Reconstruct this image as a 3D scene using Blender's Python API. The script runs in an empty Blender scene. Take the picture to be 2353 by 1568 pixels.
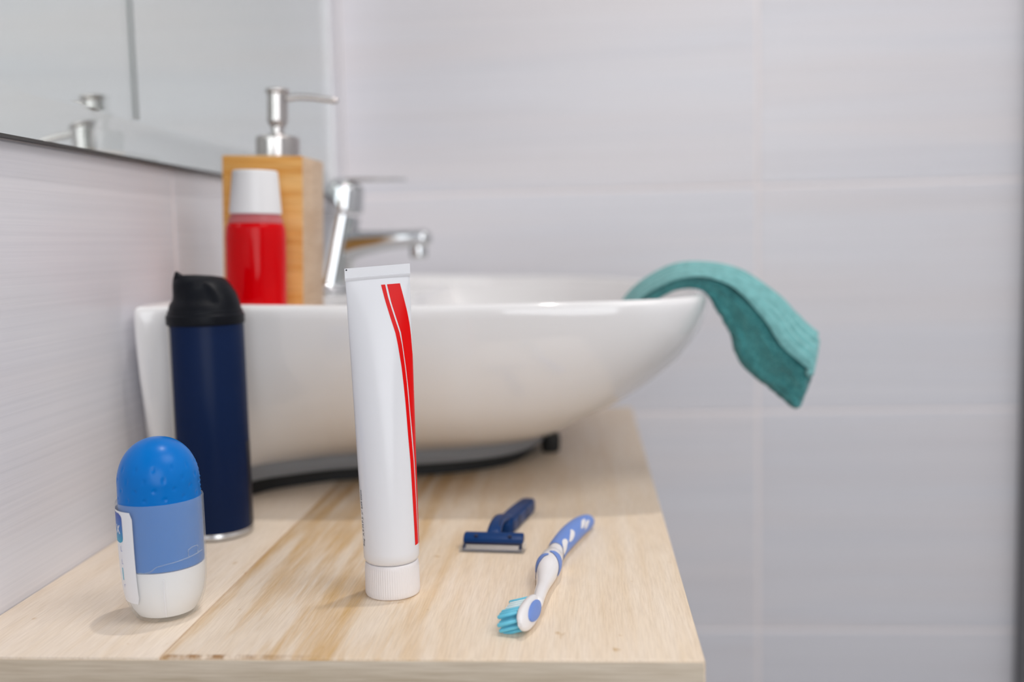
import bpy, bmesh, math, random
from mathutils import Vector, Matrix
random.seed(7)
PI = math.pi
D = bpy.data
SC = bpy.context.scene
COL = SC.collection

# ------------------------------------------------------------------ camera
# world: counter top at z = 0, mirror wall at x = 0, tiled end wall at y = 1.42 (metres)
cam_d = D.cameras.new('camera')
cam = D.objects.new('camera', cam_d)
COL.objects.link(cam)
right = Vector((0.997339, 0.068794, -0.024130))
upv = Vector((0.017356, 0.097406, 0.995093))
fwd = Vector((-0.070807, 0.992864, -0.095952))
m = Matrix((right, upv, -fwd)).transposed().to_4x4()
m.translation = Vector((0.32799, 0.0, 0.2))
cam.matrix_world = m
cam_d.sensor_width = 36.0
cam_d.lens = 36.14
cam_d.clip_start = 0.01
cam_d.dof.use_dof = True
cam_d.dof.focus_distance = 0.572
cam_d.dof.aperture_fstop = 3.3
cam_d.dof.aperture_blades = 0
SC.camera = cam

# ------------------------------------------------------------------ world, lamps, exposure
w = D.worlds.new('world')
SC.world = w
w.use_nodes = True
w.node_tree.nodes['Background'].inputs[0].default_value = (0.9, 0.93, 1.0, 1)
w.node_tree.nodes['Background'].inputs[1].default_value = 0.5


def area_lamp(name, loc, target, power, size, color=(1, 1, 1), shape='DISK', spread=180):
    l = D.lights.new(name, 'AREA')
    l.energy = power
    l.shape = shape
    l.size = size
    l.color = color
    l.spread = math.radians(spread)
    o = D.objects.new(name, l)
    COL.objects.link(o)
    o.location = loc
    o.rotation_euler = (Vector(target) - Vector(loc)).to_track_quat('-Z', 'Y').to_euler()
    return o


area_lamp('ceiling_spot_light', (0.34, 0.73, 1.52), (0.3, 0.72, 0.0), 6.0, 0.05, (1.0, 0.95, 0.9))
area_lamp('ceiling_panel_light', (1.1, 0.25, 1.53), (0.9, 0.45, 0.0), 15.0, 0.9, (1.0, 0.97, 0.95), 'SQUARE')  # added overhead fill that softens the shadows, not a known fixture
area_lamp('front_fill_light', (0.75, -1.30, 0.55), (0.5, 1.2, 0.15), 19.0, 1.2, (0.93, 0.96, 1.0), 'SQUARE')  # added fill from behind the camera, no window is modelled there
SC.view_settings.view_transform = 'Standard'
SC.view_settings.look = 'None'
SC.view_settings.gamma = 1.0
SC.view_settings.use_curve_mapping = False
SC.view_settings.exposure = -0.09
SC.cycles.use_denoising = True
SC.cycles.max_bounces = 16
SC.cycles.diffuse_bounces = 8
SC.cycles.transparent_max_bounces = 16
SC.cycles.transmission_bounces = 12
SC.cycles.caustics_reflective = False
SC.cycles.caustics_refractive = False


# ------------------------------------------------------------------ materials
def mat(name, color=(.8, .8, .8), rough=.5, metal=0.0, spec=.5, coat=0.0, trans=0.0, ior=1.45, sss=0.0):
    mt = D.materials.new(name)
    mt.use_nodes = True
    b = mt.node_tree.nodes['Principled BSDF']
    b.inputs['Base Color'].default_value = (*color, 1)
    b.inputs['Roughness'].default_value = rough
    b.inputs['Metallic'].default_value = metal
    b.inputs['Specular IOR Level'].default_value = spec
    b.inputs['Coat Weight'].default_value = coat
    b.inputs['Transmission Weight'].default_value = trans
    b.inputs['IOR'].default_value = ior
    if sss:
        b.inputs['Subsurface Weight'].default_value = sss
        b.inputs['Subsurface Radius'].default_value = (.004, .003, .003)
        b.inputs['Subsurface Scale'].default_value = 1.0
    return mt


def nodes(mt):
    return mt.node_tree.nodes, mt.node_tree.links, mt.node_tree.nodes['Principled BSDF']


def add(N, kind, **kw):
    n = N.new(kind)
    for k, v in kw.items():
        setattr(n, k, v)
    return n


def noise_chain(N, L, vec, scale, detail=4, rough=.55):
    mp = add(N, 'ShaderNodeMapping')
    mp.inputs['Scale'].default_value = scale
    L.new(vec, mp.inputs['Vector'])
    nz = add(N, 'ShaderNodeTexNoise')
    nz.inputs['Scale'].default_value = 1.0
    nz.inputs['Detail'].default_value = detail
    nz.inputs['Roughness'].default_value = rough
    L.new(mp.outputs[0], nz.inputs['Vector'])
    return nz.outputs['Fac']


def ramp(N, L, fac, stops):
    r = add(N, 'ShaderNodeValToRGB')
    e = r.color_ramp.elements
    while len(e) < len(stops):
        e.new(.5)
    for i, (p, c) in enumerate(stops):
        e[i].position = p
        e[i].color = (*c, 1) if len(c) == 3 else c
    L.new(fac, r.inputs[0])
    return r.outputs[0]


def mixc(N, L, fac, a, b, mode='MIX'):
    x = add(N, 'ShaderNodeMix', data_type='RGBA', blend_type=mode)
    for s, v in ((x.inputs[0], fac), (x.inputs[6], a), (x.inputs[7], b)):
        if isinstance(v, (int, float)):
            s.default_value = v
        elif isinstance(v, tuple):
            s.default_value = (*v, 1)
        else:
            L.new(v, s)
    return x.outputs[2]


def bump(N, L, b, h, strength, dist):
    bp = add(N, 'ShaderNodeBump')
    bp.inputs['Strength'].default_value = strength
    bp.inputs['Distance'].default_value = dist
    L.new(h, bp.inputs['Height'])
    L.new(bp.outputs[0], b.inputs['Normal'])


def tile_material():
    mt = mat('glazed_streaked_tile', rough=.3, spec=.4)
    N, L, b = nodes(mt)
    geo = add(N, 'ShaderNodeNewGeometry')
    oi = add(N, 'ShaderNodeObjectInfo')
    mul = add(N, 'ShaderNodeMath', operation='MULTIPLY')
    mul.inputs[1].default_value = 13.0
    L.new(oi.outputs['Random'], mul.inputs[0])
    off = add(N, 'ShaderNodeVectorMath', operation='ADD')
    L.new(geo.outputs['Position'], off.inputs[0])
    comb = add(N, 'ShaderNodeCombineXYZ')
    for i in range(3):
        L.new(mul.outputs[0], comb.inputs[i])
    L.new(comb.outputs[0], off.inputs[1])
    fine = noise_chain(N, L, off.outputs[0], (2.2, 2.2, 420), 6, .7)
    broad = noise_chain(N, L, off.outputs[0], (.8, .8, 22), 3, .5)
    tint = noise_chain(N, L, off.outputs[0], (1.6, 1.6, 18), 2, .5)
    a = ramp(N, L, fine, [(.3, (.70, .70, .725)), (.5, (.75, .748, .775)), (.72, (.79, .785, .805))])
    c = ramp(N, L, broad, [(.3, (.965, .965, .97)), (.65, (1, 1, 1))])
    t = ramp(N, L, tint, [(.4, (.985, .985, 1.0)), (.65, (1.0, .972, .965))])
    r1 = mixc(N, L, 1.0, a, c, 'MULTIPLY')
    r2 = mixc(N, L, 1.0, r1, t, 'MULTIPLY')
    L.new(r2, b.inputs['Base Color'])
    bump(N, L, b, fine, .12, .0006)
    return mt


def wood_material(name, pale, mid, dark, amount, sided=False):
    mt = mat(name, rough=.42, spec=.35)
    N, L, b = nodes(mt)
    tc = add(N, 'ShaderNodeTexCoord')
    v = tc.outputs['Object']
    fine = noise_chain(N, L, v, (900, 45, 900), 3, .6)
    grain = noise_chain(N, L, v, (120, 8, 120), 6, .65)
    blotch = noise_chain(N, L, v, (74, 5.0, 74), 6, .62)
    spots = noise_chain(N, L, v, (110, 60, 110), 2, .5)
    base = ramp(N, L, grain, [(.3, mid), (.62, pale)])
    base = mixc(N, L, .45, base, (*pale,))
    f = ramp(N, L, blotch, [(.50 - amount * .1, (0, 0, 0)), (.72 - amount * .06, (1, 1, 1))])
    fm = add(N, 'ShaderNodeMath', operation='MULTIPLY')
    L.new(f, fm.inputs[0])
    fm.inputs[1].default_value = .25 + .75 * amount
    amt = fm.outputs[0]
    if sided:      # heartwood streaks keep to the left part of the plank
        sx = add(N, 'ShaderNodeSeparateXYZ')
        L.new(v, sx.inputs[0])
        mr = add(N, 'ShaderNodeMapRange')
        mr.inputs[1].default_value = .19
        mr.inputs[2].default_value = .27
        mr.inputs[3].default_value = 1.0
        mr.inputs[4].default_value = .22
        L.new(sx.outputs[0], mr.inputs[0])
        m2 = add(N, 'ShaderNodeMath', operation='MULTIPLY')
        L.new(amt, m2.inputs[0])
        L.new(mr.outputs[0], m2.inputs[1])
        amt = m2.outputs[0]
    base = mixc(N, L, amt, base, dark)
    if sided:      # scorched brown marks where the plank was sawn
        sy = add(N, 'ShaderNodeMapRange')
        sy.inputs[1].default_value = .4812
        sy.inputs[2].default_value = .4795
        L.new(sx.outputs[1], sy.inputs[0])
        sq = add(N, 'ShaderNodeMapRange')
        sq.inputs[1].default_value = .20
        sq.inputs[2].default_value = .145
        L.new(sx.outputs[0], sq.inputs[0])
        bn = ramp(N, L, noise_chain(N, L, v, (150, 60, 150), 3, .6), [(.38, (0, 0, 0)), (.58, (.9, .9, .9))])
        p1 = add(N, 'ShaderNodeMath', operation='MULTIPLY')
        L.new(sy.outputs[0], p1.inputs[0])
        L.new(sq.outputs[0], p1.inputs[1])
        sz = add(N, 'ShaderNodeMapRange')
        sz.inputs[1].default_value = -.0016
        sz.inputs[2].default_value = -.0004
        L.new(sx.outputs[2], sz.inputs[0])
        p0 = add(N, 'ShaderNodeMath', operation='MULTIPLY')
        L.new(sz.outputs[0], p0.inputs[0])
        L.new(p1.outputs[0], p0.inputs[1])
        p1 = p0
        p2 = add(N, 'ShaderNodeMath', operation='MULTIPLY')
        L.new(p1.outputs[0], p2.inputs[0])
        L.new(bn, p2.inputs[1])
        base = mixc(N, L, p2.outputs[0], base, (.34, .17, .05))
    fr = ramp(N, L, fine, [(.35, (.90, .885, .87)), (.6, (1, 1, 1))])
    base = mixc(N, L, 1.0, base, fr, 'MULTIPLY')
    sp = ramp(N, L, spots, [(.70, (1, 1, 1)), (.80, (.78, .66, .5))])
    base = mixc(N, L, 1.0, base, sp, 'MULTIPLY')
    L.new(base, b.inputs['Base Color'])
    bump(N, L, b, fine, .1, .0004)
    return mt


def bamboo_material(name, c1, c2, sc):
    mt = mat(name, rough=.45, spec=.35)
    N, L, b = nodes(mt)
    tc = add(N, 'ShaderNodeTexCoord')
    a = noise_chain(N, L, tc.outputs['Object'], sc, 4, .6)
    f = noise_chain(N, L, tc.outputs['Object'], (sc[0] * 3, sc[1] * 3, sc[2] * 5), 3, .6)
    base = ramp(N, L, a, [(.36, c2), (.58, c1)])
    fr = ramp(N, L, f, [(.35, (.86, .83, .8)), (.6, (1, 1, 1))])
    L.new(mixc(N, L, 1.0, base, fr, 'MULTIPLY'), b.inputs['Base Color'])
    return mt


def terry_material(name, c1, c2):
    mt = mat(name, rough=.95, spec=.1)
    N, L, b = nodes(mt)
    b.inputs['Sheen Weight'].default_value = .35
    b.inputs['Sheen Roughness'].default_value = .5
    tc = add(N, 'ShaderNodeTexCoord')
    a = noise_chain(N, L, tc.outputs['Object'], (700, 700, 700), 3, .6)
    p = noise_chain(N, L, tc.outputs['Object'], (140, 140, 140), 2, .5)
    base = ramp(N, L, a, [(.35, c2), (.62, c1)])
    pr = ramp(N, L, p, [(.35, (.78, .8, .8)), (.6, (1, 1, 1))])
    L.new(mixc(N, L, 1.0, base, pr, 'MULTIPLY'), b.inputs['Base Color'])
    bump(N, L, b, a, .8, .0015)
    return mt


def frosted_material(name, color, clear):
    # thin frosted polypropylene: part of the light goes straight through, part is scattered both ways
    mt = D.materials.new(name)
    mt.use_nodes = True
    N, L = mt.node_tree.nodes, mt.node_tree.links
    N.remove(N['Principled BSDF'])
    out = N['Material Output']
    tr = add(N, 'ShaderNodeBsdfTransparent')
    df = add(N, 'ShaderNodeBsdfDiffuse')
    df.inputs[0].default_value = (*color, 1)
    tl = add(N, 'ShaderNodeBsdfTranslucent')
    tl.inputs[0].default_value = (*color, 1)
    gl = add(N, 'ShaderNodeBsdfGlossy')
    gl.inputs['Roughness'].default_value = .28
    m1 = add(N, 'ShaderNodeMixShader')
    m1.inputs[0].default_value = .4
    L.new(df.outputs[0], m1.inputs[1])
    L.new(tl.outputs[0], m1.inputs[2])
    m2 = add(N, 'ShaderNodeMixShader')
    m2.inputs[0].default_value = clear
    L.new(m1.outputs[0], m2.inputs[1])
    L.new(tr.outputs[0], m2.inputs[2])
    lw = add(N, 'ShaderNodeLayerWeight')
    lw.inputs[0].default_value = .12
    fm = add(N, 'ShaderNodeMath', operation='MULTIPLY')
    fm.inputs[1].default_value = .35
    L.new(lw.outputs['Facing'], fm.inputs[0])
    m3 = add(N, 'ShaderNodeMixShader')
    L.new(fm.outputs[0], m3.inputs[0])
    L.new(m2.outputs[0], m3.inputs[1])
    L.new(gl.outputs[0], m3.inputs[2])
    L.new(m3.outputs[0], out.inputs[0])
    return mt


M = {}
M['tile'] = tile_material()
M['grout'] = mat('pinkish_white_grout', (.90, .84, .83), .8)
M['room_grey'] = mat('grey_room_paint', (.34, .335, .33), .7)
M['plaster'] = mat('white_plaster', (.82, .82, .83), .7)
M['floor'] = mat('grey_floor', (.16, .155, .15), .5)
M['trim'] = mat('dark_grey_door_frame', (.16, .16, .17), .45)
M['wood_pale'] = wood_material('pale_birch_ply', (.83, .72, .60), (.78, .65, .50), (.66, .49, .31), .12)
M['wood_streaky'] = wood_material('streaky_birch_ply', (.83, .71, .575), (.78, .63, .455), (.60, .35, .10), .85, True)
M['wood_edge'] = bamboo_material('greyish_birch_edge', (.66, .57, .45), (.56, .47, .35), (9, 9, 150))
M['ceramic'] = mat('white_glazed_ceramic', (.86, .85, .845), .09, spec=.5, coat=.3)
M['foot'] = mat('unglazed_grey_ceramic', (.24, .25, .265), .45)
M['rubber'] = mat('black_rubber', (.012, .012, .012), .6)
M['chrome'] = mat('chrome', (.60, .61, .62), .06, 1.0)
M['steel'] = mat('brushed_steel', (.50, .47, .455), .24, 1.0)
M['bamboo_front'] = bamboo_material('honey_bamboo', (.84, .49, .17), (.70, .32, .06), (10, 10, 120))
M['bamboo_side'] = bamboo_material('light_bamboo', (.68, .50, .34), (.60, .41, .26), (10, 14, 100))
M['silver'] = mat('mirror_silver', (.92, .95, .94), .0, 1.0)
M['glass'] = mat('mirror_glass', (.985, 1, .99), .0, trans=1.0, ior=1.52)
M['mirror_edge'] = mat('dark_mirror_edge', (.05, .048, .045), .4)
M['seam'] = mat('grey_green_reflection_strip', (.68, .73, .72), .55, 1.0)  # tone of an upright reflection, painted on a strip
M['white_plastic'] = mat('white_plastic', (.82, .815, .82), .35)
M['cap_white'] = mat('warm_white_plastic', (.83, .80, .80), .4)
M['tube'] = mat('white_laminate', (.80, .805, .83), .24, spec=.5)
M['red_print'] = mat('red_print', (.82, .0, .0), .35, spec=.2)
M['black_print'] = mat('black_print', (.03, .03, .04), .5)
M['red_liquid'] = mat('red_mouthwash', (.92, .0, .004), .04, spec=.12, trans=.35, ior=1.34)
M['clear_shell'] = frosted_material('clear_bottle_plastic', (.85, .25, .30), .35)
M['navy_label'] = mat('satin_navy_print', (.004, .014, .055), .36, spec=.12)
M['navy_dark'] = mat('dark_navy_print', (.008, .011, .025), .4)
M['black_plastic'] = mat('matte_black_plastic', (.004, .005, .008), .42, spec=.16)
M['can_metal'] = mat('tin_plate', (.62, .62, .62), .28, 1.0)
M['can_grey'] = mat('beige_grey_lacquer', (.62, .60, .56), .35)
M['deo_blue'] = mat('blue_plastic', (.0, .165, .56), .3, spec=.22)
M['frost'] = frosted_material('frosted_plastic', (.86, .93, .93), .86)
M['milky'] = mat('milky_plastic', (.90, .875, .88), .45)
M['label_white'] = mat('white_label', (.82, .83, .86), .35)
M['label_cyan'] = mat('cyan_print', (.12, .52, .70), .4)
M['label_lilac'] = mat('faded_blue_print', (.38, .42, .66), .4)
M['razor_blue'] = mat('navy_razor_plastic', (.002, .034, .14), .32, spec=.2)
M['razor_dark'] = mat('dark_razor_plastic', (.006, .012, .045), .4)
M['blade'] = mat('razor_steel', (.52, .48, .44), .25, 1.0)
M['clear'] = frosted_material('clear_plastic', (.9, .9, .9), .86)
M['brush_white'] = mat('white_brush_plastic', (.82, .80, .80), .22, spec=.5)
M['brush_blue'] = mat('periwinkle_rubber', (.155, .275, .66), .45)
M['bristle_cyan'] = mat('cyan_bristle', (.15, .57, .75), .5, sss=.2)
M['bristle_pale'] = mat('pale_aqua_bristle', (.66, .82, .84), .5, sss=.2)
M['terry'] = terry_material('teal_terry', (.12, .44, .44), (.045, .25, .265))
M['terry_band_lit'] = terry_material('teal_woven_band_lit', (.25, .56, .56), (.20, .50, .50))  # same teal as the terry, painted lighter as if lit from above

# graded blue patch of the roll-on label (dark blue above, cyan below)
M['label_blue'] = mat('graded_blue_print', rough=.4)
_N, _L, _b = nodes(M['label_blue'])
_tc = add(_N, 'ShaderNodeTexCoord')
_sx = add(_N, 'ShaderNodeSeparateXYZ')
_L.new(_tc.outputs['Object'], _sx.inputs[0])
_mr = add(_N, 'ShaderNodeMapRange')
_mr.inputs[1].default_value = .046
_mr.inputs[2].default_value = .060
_L.new(_sx.outputs[2], _mr.inputs[0])
_L.new(ramp(_N, _L, _mr.outputs[0], [(0, (.02, .33, .52)), (.5, (.02, .16, .50)), (1, (.03, .08, .38))]), _b.inputs['Base Color'])


# ------------------------------------------------------------------ mesh helpers
def link(name, me, material=None, parent=None, smooth=True, angle=40):
    if material:
        me.materials.append(material)
    o = D.objects.new(name, me)
    COL.objects.link(o)
    if parent:
        o.parent = parent
    if smooth:
        me.shade_smooth()
        me.set_sharp_from_angle(angle=math.radians(angle))
    return o


def mesh(name, verts, faces, material=None, parent=None, smooth=True, angle=40, fix=True):
    me = D.meshes.new(name)
    me.from_pydata([tuple(v) for v in verts], [], faces)
    if fix:
        bm = bmesh.new()
        bm.from_mesh(me)
        bmesh.ops.remove_doubles(bm, verts=bm.verts, dist=1e-7)
        bmesh.ops.recalc_face_normals(bm, faces=bm.faces)
        bm.to_mesh(me)
        bm.free()
    return link(name, me, material, parent, smooth, angle)


def thing(name, label, cat, loc=(0, 0, 0), rot=(0, 0, 0), group=None):
    o = D.objects.new(name, None)
    COL.objects.link(o)
    o.empty_display_size = .02
    o.location = loc
    o.rotation_euler = rot
    o['label'] = label
    o['category'] = cat
    if group:
        o['group'] = group
    return o


def struct(o, label):
    o['kind'] = 'structure'
    o['label'] = label
    o['category'] = o.name.split('_')[0]
    return o


def loft(rings, cap0=True, cap1=True, closed=True):
    n = len(rings[0])
    v = [p for r in rings for p in r]
    f = []
    for i in range(len(rings) - 1):
        for j in range(n if closed else n - 1):
            k = (j + 1) % n
            f.append((i * n + j, i * n + k, (i + 1) * n + k, (i + 1) * n + j))
    if cap0:
        f.append(tuple(range(n))[::-1])
    if cap1:
        f.append(tuple((len(rings) - 1) * n + j for j in range(n)))
    return v, f


def lathe(prof, seg=64, cx=0, cy=0):
    """closed solid of revolution; profile points (r, z); r = 0 only at the ends"""
    rings = [[(cx + r * math.cos(2 * PI * j / seg), cy + r * math.sin(2 * PI * j / seg), z) for j in range(seg)]
             for r, z in prof if r > 1e-9]
    z0, z1 = prof[0][1], prof[-1][1]
    v, f = loft(rings, prof[0][0] > 1e-9, prof[-1][0] > 1e-9)
    n = seg
    if prof[0][0] <= 1e-9:
        v.append((cx, cy, z0))
        f += [(len(v) - 1, (j + 1) % n, j) for j in range(n)]
    if prof[-1][0] <= 1e-9:
        b = (len(rings) - 1) * n
        v.append((cx, cy, z1))
        f += [(len(v) - 1, b + j, b + (j + 1) % n) for j in range(n)]
    return v, f


def rounded(prof, r=.0008, n=4):
    """round every inner corner of an open profile"""
    out = [prof[0]]
    for a, b, c in zip(prof, prof[1:], prof[2:]):
        A, B, C_ = Vector(a), Vector(b), Vector(c)
        la, lc = (A - B).length, (C_ - B).length
        q = min(r, la * .45, lc * .45)
        if q < 1e-6:
            out.append(b)
            continue
        p0, p1 = B + (A - B) / la * q, B + (C_ - B) / lc * q
        for i in range(n + 1):
            t = i / n
            out.append(tuple((1 - t) ** 2 * p0 + 2 * t * (1 - t) * B + t * t * p1))
    out.append(prof[-1])
    return out


def box(name, lo, hi, material, parent=None, bev=.0, seg=2):
    bm = bmesh.new()
    bmesh.ops.create_cube(bm, size=1.0)
    for v in bm.verts:
        v.co = Vector([lo[i] + (v.co[i] + .5) * (hi[i] - lo[i]) for i in range(3)])
    if bev:
        bmesh.ops.bevel(bm, geom=bm.edges[:], offset=bev, segments=seg, affect='EDGES', profile=.5)
    bmesh.ops.recalc_face_normals(bm, faces=bm.faces)
    me = D.meshes.new(name)
    bm.to_mesh(me)
    bm.free()
    return link(name, me, material, parent, smooth=bev > 0, angle=35)


def cr(P, n):
    """Catmull-Rom through the points of P, n steps per span"""
    P = [Vector(p) for p in P]
    Q = [2 * P[0] - P[1]] + P + [2 * P[-1] - P[-2]]
    out = []
    for i in range(1, len(Q) - 2):
        a, b, c, d = Q[i - 1:i + 3]
        for k in range(n):
            t = k / n
            out.append(.5 * (2 * b + (c - a) * t + (2 * a - 5 * b + 4 * c - d) * t * t + (3 * b - a - 3 * c + d) * t ** 3))
    out.append(P[-1])
    return out


class Sweep:
    """path of (x, y, z, half width, half height); S(s, phi, off): phi = 0 up, +90 right of travel"""

    def __init__(self, pts, n=8, expo=2.0, up=(0, 0, 1)):
        self.P = cr([Vector(p) for p in [tuple(q) for q in pts]], n) if len(pts[0]) <= 4 else None
        A = cr([q[:3] for q in pts], n)
        B = cr([(q[3], q[4], 0) for q in pts], n)
        self.c, self.r = A, [(max(b[0], 1e-5), max(b[1], 1e-5)) for b in B]
        self.e = expo
        self.F = []
        for i in range(len(A)):
            t = (A[min(i + 1, len(A) - 1)] - A[max(i - 1, 0)]).normalized()
            side = t.cross(Vector(up)).normalized()
            self.F.append((t, side, side.cross(t)))
        self.n = len(A)

    def S(self, s, phi, off=0.0):
        x = min(max(s, 0), 1) * (self.n - 1)
        i = min(int(x), self.n - 2)
        f = x - i
        out = []
        for k in (i, i + 1):
            a, b = self.r[k]
            t, sd, up = self.F[k]
            ca, sa = math.cos(phi), math.sin(phi)
            e = 2 / self.e
            u = math.copysign(abs(sa) ** e, sa)
            v = math.copysign(abs(ca) ** e, ca)
            out.append(self.c[k] + sd * u * (a + off) + up * v * (b + off))
        return out[0].lerp(out[1], f)

    def body(self, seg=32, round_ends=(True, True)):
        rings = [[self.S(k / (self.n - 1), 2 * PI * j / seg) for j in range(seg)] for k in range(self.n)]
        for end, flag in ((0, round_ends[0]), (-1, round_ends[1])):
            if not flag:
                continue
            k = 0 if end == 0 else self.n - 1
            t = self.F[k][0] * (-1 if end == 0 else 1)
            r0 = min(self.r[k])
            extra = []
            for q in (30, 55, 75, 88):
                c, s = math.cos(math.radians(q)), math.sin(math.radians(q))
                extra.append([self.c[k] + (p - self.c[k]) * c + t * r0 * s * .8 for p in rings[end]])
            if end == 0:
                rings = extra[::-1] + rings
            else:
                rings = rings + extra
        return loft(rings)

    def patch(self, s0, s1, ph0, ph1, off, ns=16, nph=10):
        """thin raised sheet; ph0 / ph1 may be functions of s"""
        f0 = ph0 if callable(ph0) else (lambda s: ph0)
        f1 = ph1 if callable(ph1) else (lambda s: ph1)
        rows = []
        for i in range(ns + 1):
            s = s0 + (s1 - s0) * i / ns
            rows.append([self.S(s, f0(s) + (f1(s) - f0(s)) * j / nph, off) for j in range(nph + 1)])
        return sheet(rows)


def sheet(rows):
    n = len(rows[0])
    v = [p for r in rows for p in r]
    f = [(i * n + j, i * n + j + 1, (i + 1) * n + j + 1, (i + 1) * n + j) for i in range(len(rows) - 1) for j in range(n - 1)]
    return v, f


def text_mesh(body, size):
    cu = D.curves.new('text', 'FONT')
    cu.body = body
    cu.size = size
    cu.resolution_u = 3
    o = D.objects.new('text', cu)
    COL.objects.link(o)
    dg = bpy.context.evaluated_depsgraph_get()
    me = D.meshes.new_from_object(o.evaluated_get(dg))
    D.objects.remove(o)
    D.curves.remove(cu)
    bm = bmesh.new()
    bm.from_mesh(me)
    bmesh.ops.triangulate(bm, faces=bm.faces)
    bmesh.ops.subdivide_edges(bm, edges=[e for e in bm.edges if e.calc_length() > size * .35], cuts=1)
    bmesh.ops.triangulate(bm, faces=bm.faces)
    bm.to_mesh(me)
    bm.free()
    return me


# ------------------------------------------------------------------ room shell
FLOOR, CEIL, FAR, FRONT, RIGHT = -.86, 1.56, 1.42, -1.4, 1.9
G = .004


def tiled_wall(name, label, to_world, us, zs, umin, umax):
    """a backing slab of grout with one bevelled tile per cell standing 2 mm proud of the joint"""
    c = [to_world(u, z, d) for d in (-.05, -.0011) for u, z in ((umin, FLOOR), (umax, FLOOR), (umax, CEIL), (umin, CEIL))]
    wall = mesh(name, c, [(3, 2, 1, 0), (4, 5, 6, 7), (0, 1, 5, 4), (1, 2, 6, 5), (2, 3, 7, 6), (3, 0, 4, 7)], M['grout'], smooth=False)
    struct(wall, label)
    for u0, u1 in zip(us, us[1:]):
        for z0, z1 in zip(zs, zs[1:]):
            a, b, c0, c1 = max(u0, umin) + G / 2, min(u1, umax) - G / 2, z0 + G / 2, z1 - G / 2
            e = .0012
            r0 = [to_world(u, z, -.0011) for u, z in ((a, c0), (b, c0), (b, c1), (a, c1))]
            r1 = [to_world(u, z, -.0005) for u, z in ((a, c0), (b, c0), (b, c1), (a, c1))]
            r2 = [to_world(u, z, 0) for u, z in ((a + e, c0 + e), (b - e, c0 + e), (b - e, c1 - e), (a + e, c1 - e))]
            v, f = loft([r0, r1, r2], cap0=False)
            mesh('tile', v, f, M['tile'], wall, smooth=False)
    return wall


zs = [FLOOR + .0, -.661, -.351, -.041, .267, .579, .889, 1.199, 1.509]
tiled_wall('wall_left', 'light grey streaked tiles on the wall that carries the mirror', lambda u, z, d: (d, u, z),
           [-1.0, -.387, .213, .813, 1.413], zs, -1.0, FAR - .003)
tiled_wall('wall_back', 'light grey tiled wall behind the basin and towel', lambda u, z, d: (u, FAR - d, z),
           [-.036, .564, 1.164, 1.764], zs, .0, RIGHT)
struct(box('wall_front', (0, FRONT - .05, FLOOR), (RIGHT, FRONT, CEIL), M['room_grey']), 'grey wall behind the camera')
struct(box('wall_right', (RIGHT, FRONT, FLOOR), (RIGHT + .05, FAR + .05, CEIL), M['plaster']), 'white wall on the right of the room')
struct(box('floor', (-.05, FRONT - .05, FLOOR - .05), (RIGHT + .05, FAR + .05, FLOOR), M['floor']), 'grey bathroom floor')
struct(box('ceiling', (-.05, FRONT - .05, CEIL), (RIGHT + .05, FAR + .05, CEIL + .05), M['plaster']), 'white bathroom ceiling')
# dark upright at the right edge of the picture
t1 = box('trim_1', (.913, FAR - .03, FLOOR), (.97, FAR, CEIL), M['trim'], bev=.003)
struct(t1, 'dark upright strip on the tiled wall at the right edge')

# ------------------------------------------------------------------ mirror
mir = thing('wall_mirror', 'large wall mirror with a dark lower edge above the tiles and the basin', 'mirror', (0, .5, .2675))
Y0, Y1, Z0, Z1 = -.9, .835, 0.0, .95
BV, T0, T1 = .0275, .0070, .0051
XB = .0020
o4 = [(Y0, Z0), (Y1, Z0), (Y1, Z1), (Y0, Z1)]
i4 = [(Y0 + BV, Z0 + BV), (Y1 - BV, Z0 + BV), (Y1 - BV, Z1 - BV), (Y0 + BV, Z1 - BV)]
v, f = loft([[(XB, y, z) for y, z in o4], [(T1, y, z) for y, z in o4], [(T0, y, z) for y, z in i4]])
mesh('glass_pane', v, f, M['glass'], mir, smooth=False)
box('silver_backing', (.0006, Y0, Z0), (.0012, Y1, Z1), M['silver'], mir)
box('backing_board', (.0001, Y0, Z0 - .0012), (.0005, Y1, Z1), M['mirror_edge'], mir)
box('dark_edge', (.0002, Y0, Z0 - .0018), (.0060, Y1, Z0 - .0002), M['mirror_edge'], mir)['label'] = 'dark lower edge of the mirror'
box('reflection_strip', (.0013, .236, Z0 + BV + .001), (.0018, .2460, Z1 - .03), M['seam'], mir)['label'] = 'grey green strip in place of an upright reflection in the mirror'  # added strip imitating a reflection whose source is not modelled

# ------------------------------------------------------------------ vanity top
van = thing('vanity_top', 'pale birch plywood vanity top fixed to the tiled wall', 'countertop', (0, 0, 0))
TH = .032
SEAM, XR, YF, YE = .1152, .3828, .4768, 1.226
box('plank', (.0005, YF, -TH), (SEAM, YE, 0), M['wood_pale'], van, bev=.0006)
box('front_edging', (.0005, YF - .0006, -TH), (XR - .0012, YF + .0002, -.0014), M['wood_edge'], van, bev=.0002)['label'] = 'greyer end grain of the vanity top'
box('plank', (SEAM, YF, -TH), (XR, YE, 0), M['wood_streaky'], van, bev=.0022)

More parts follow.
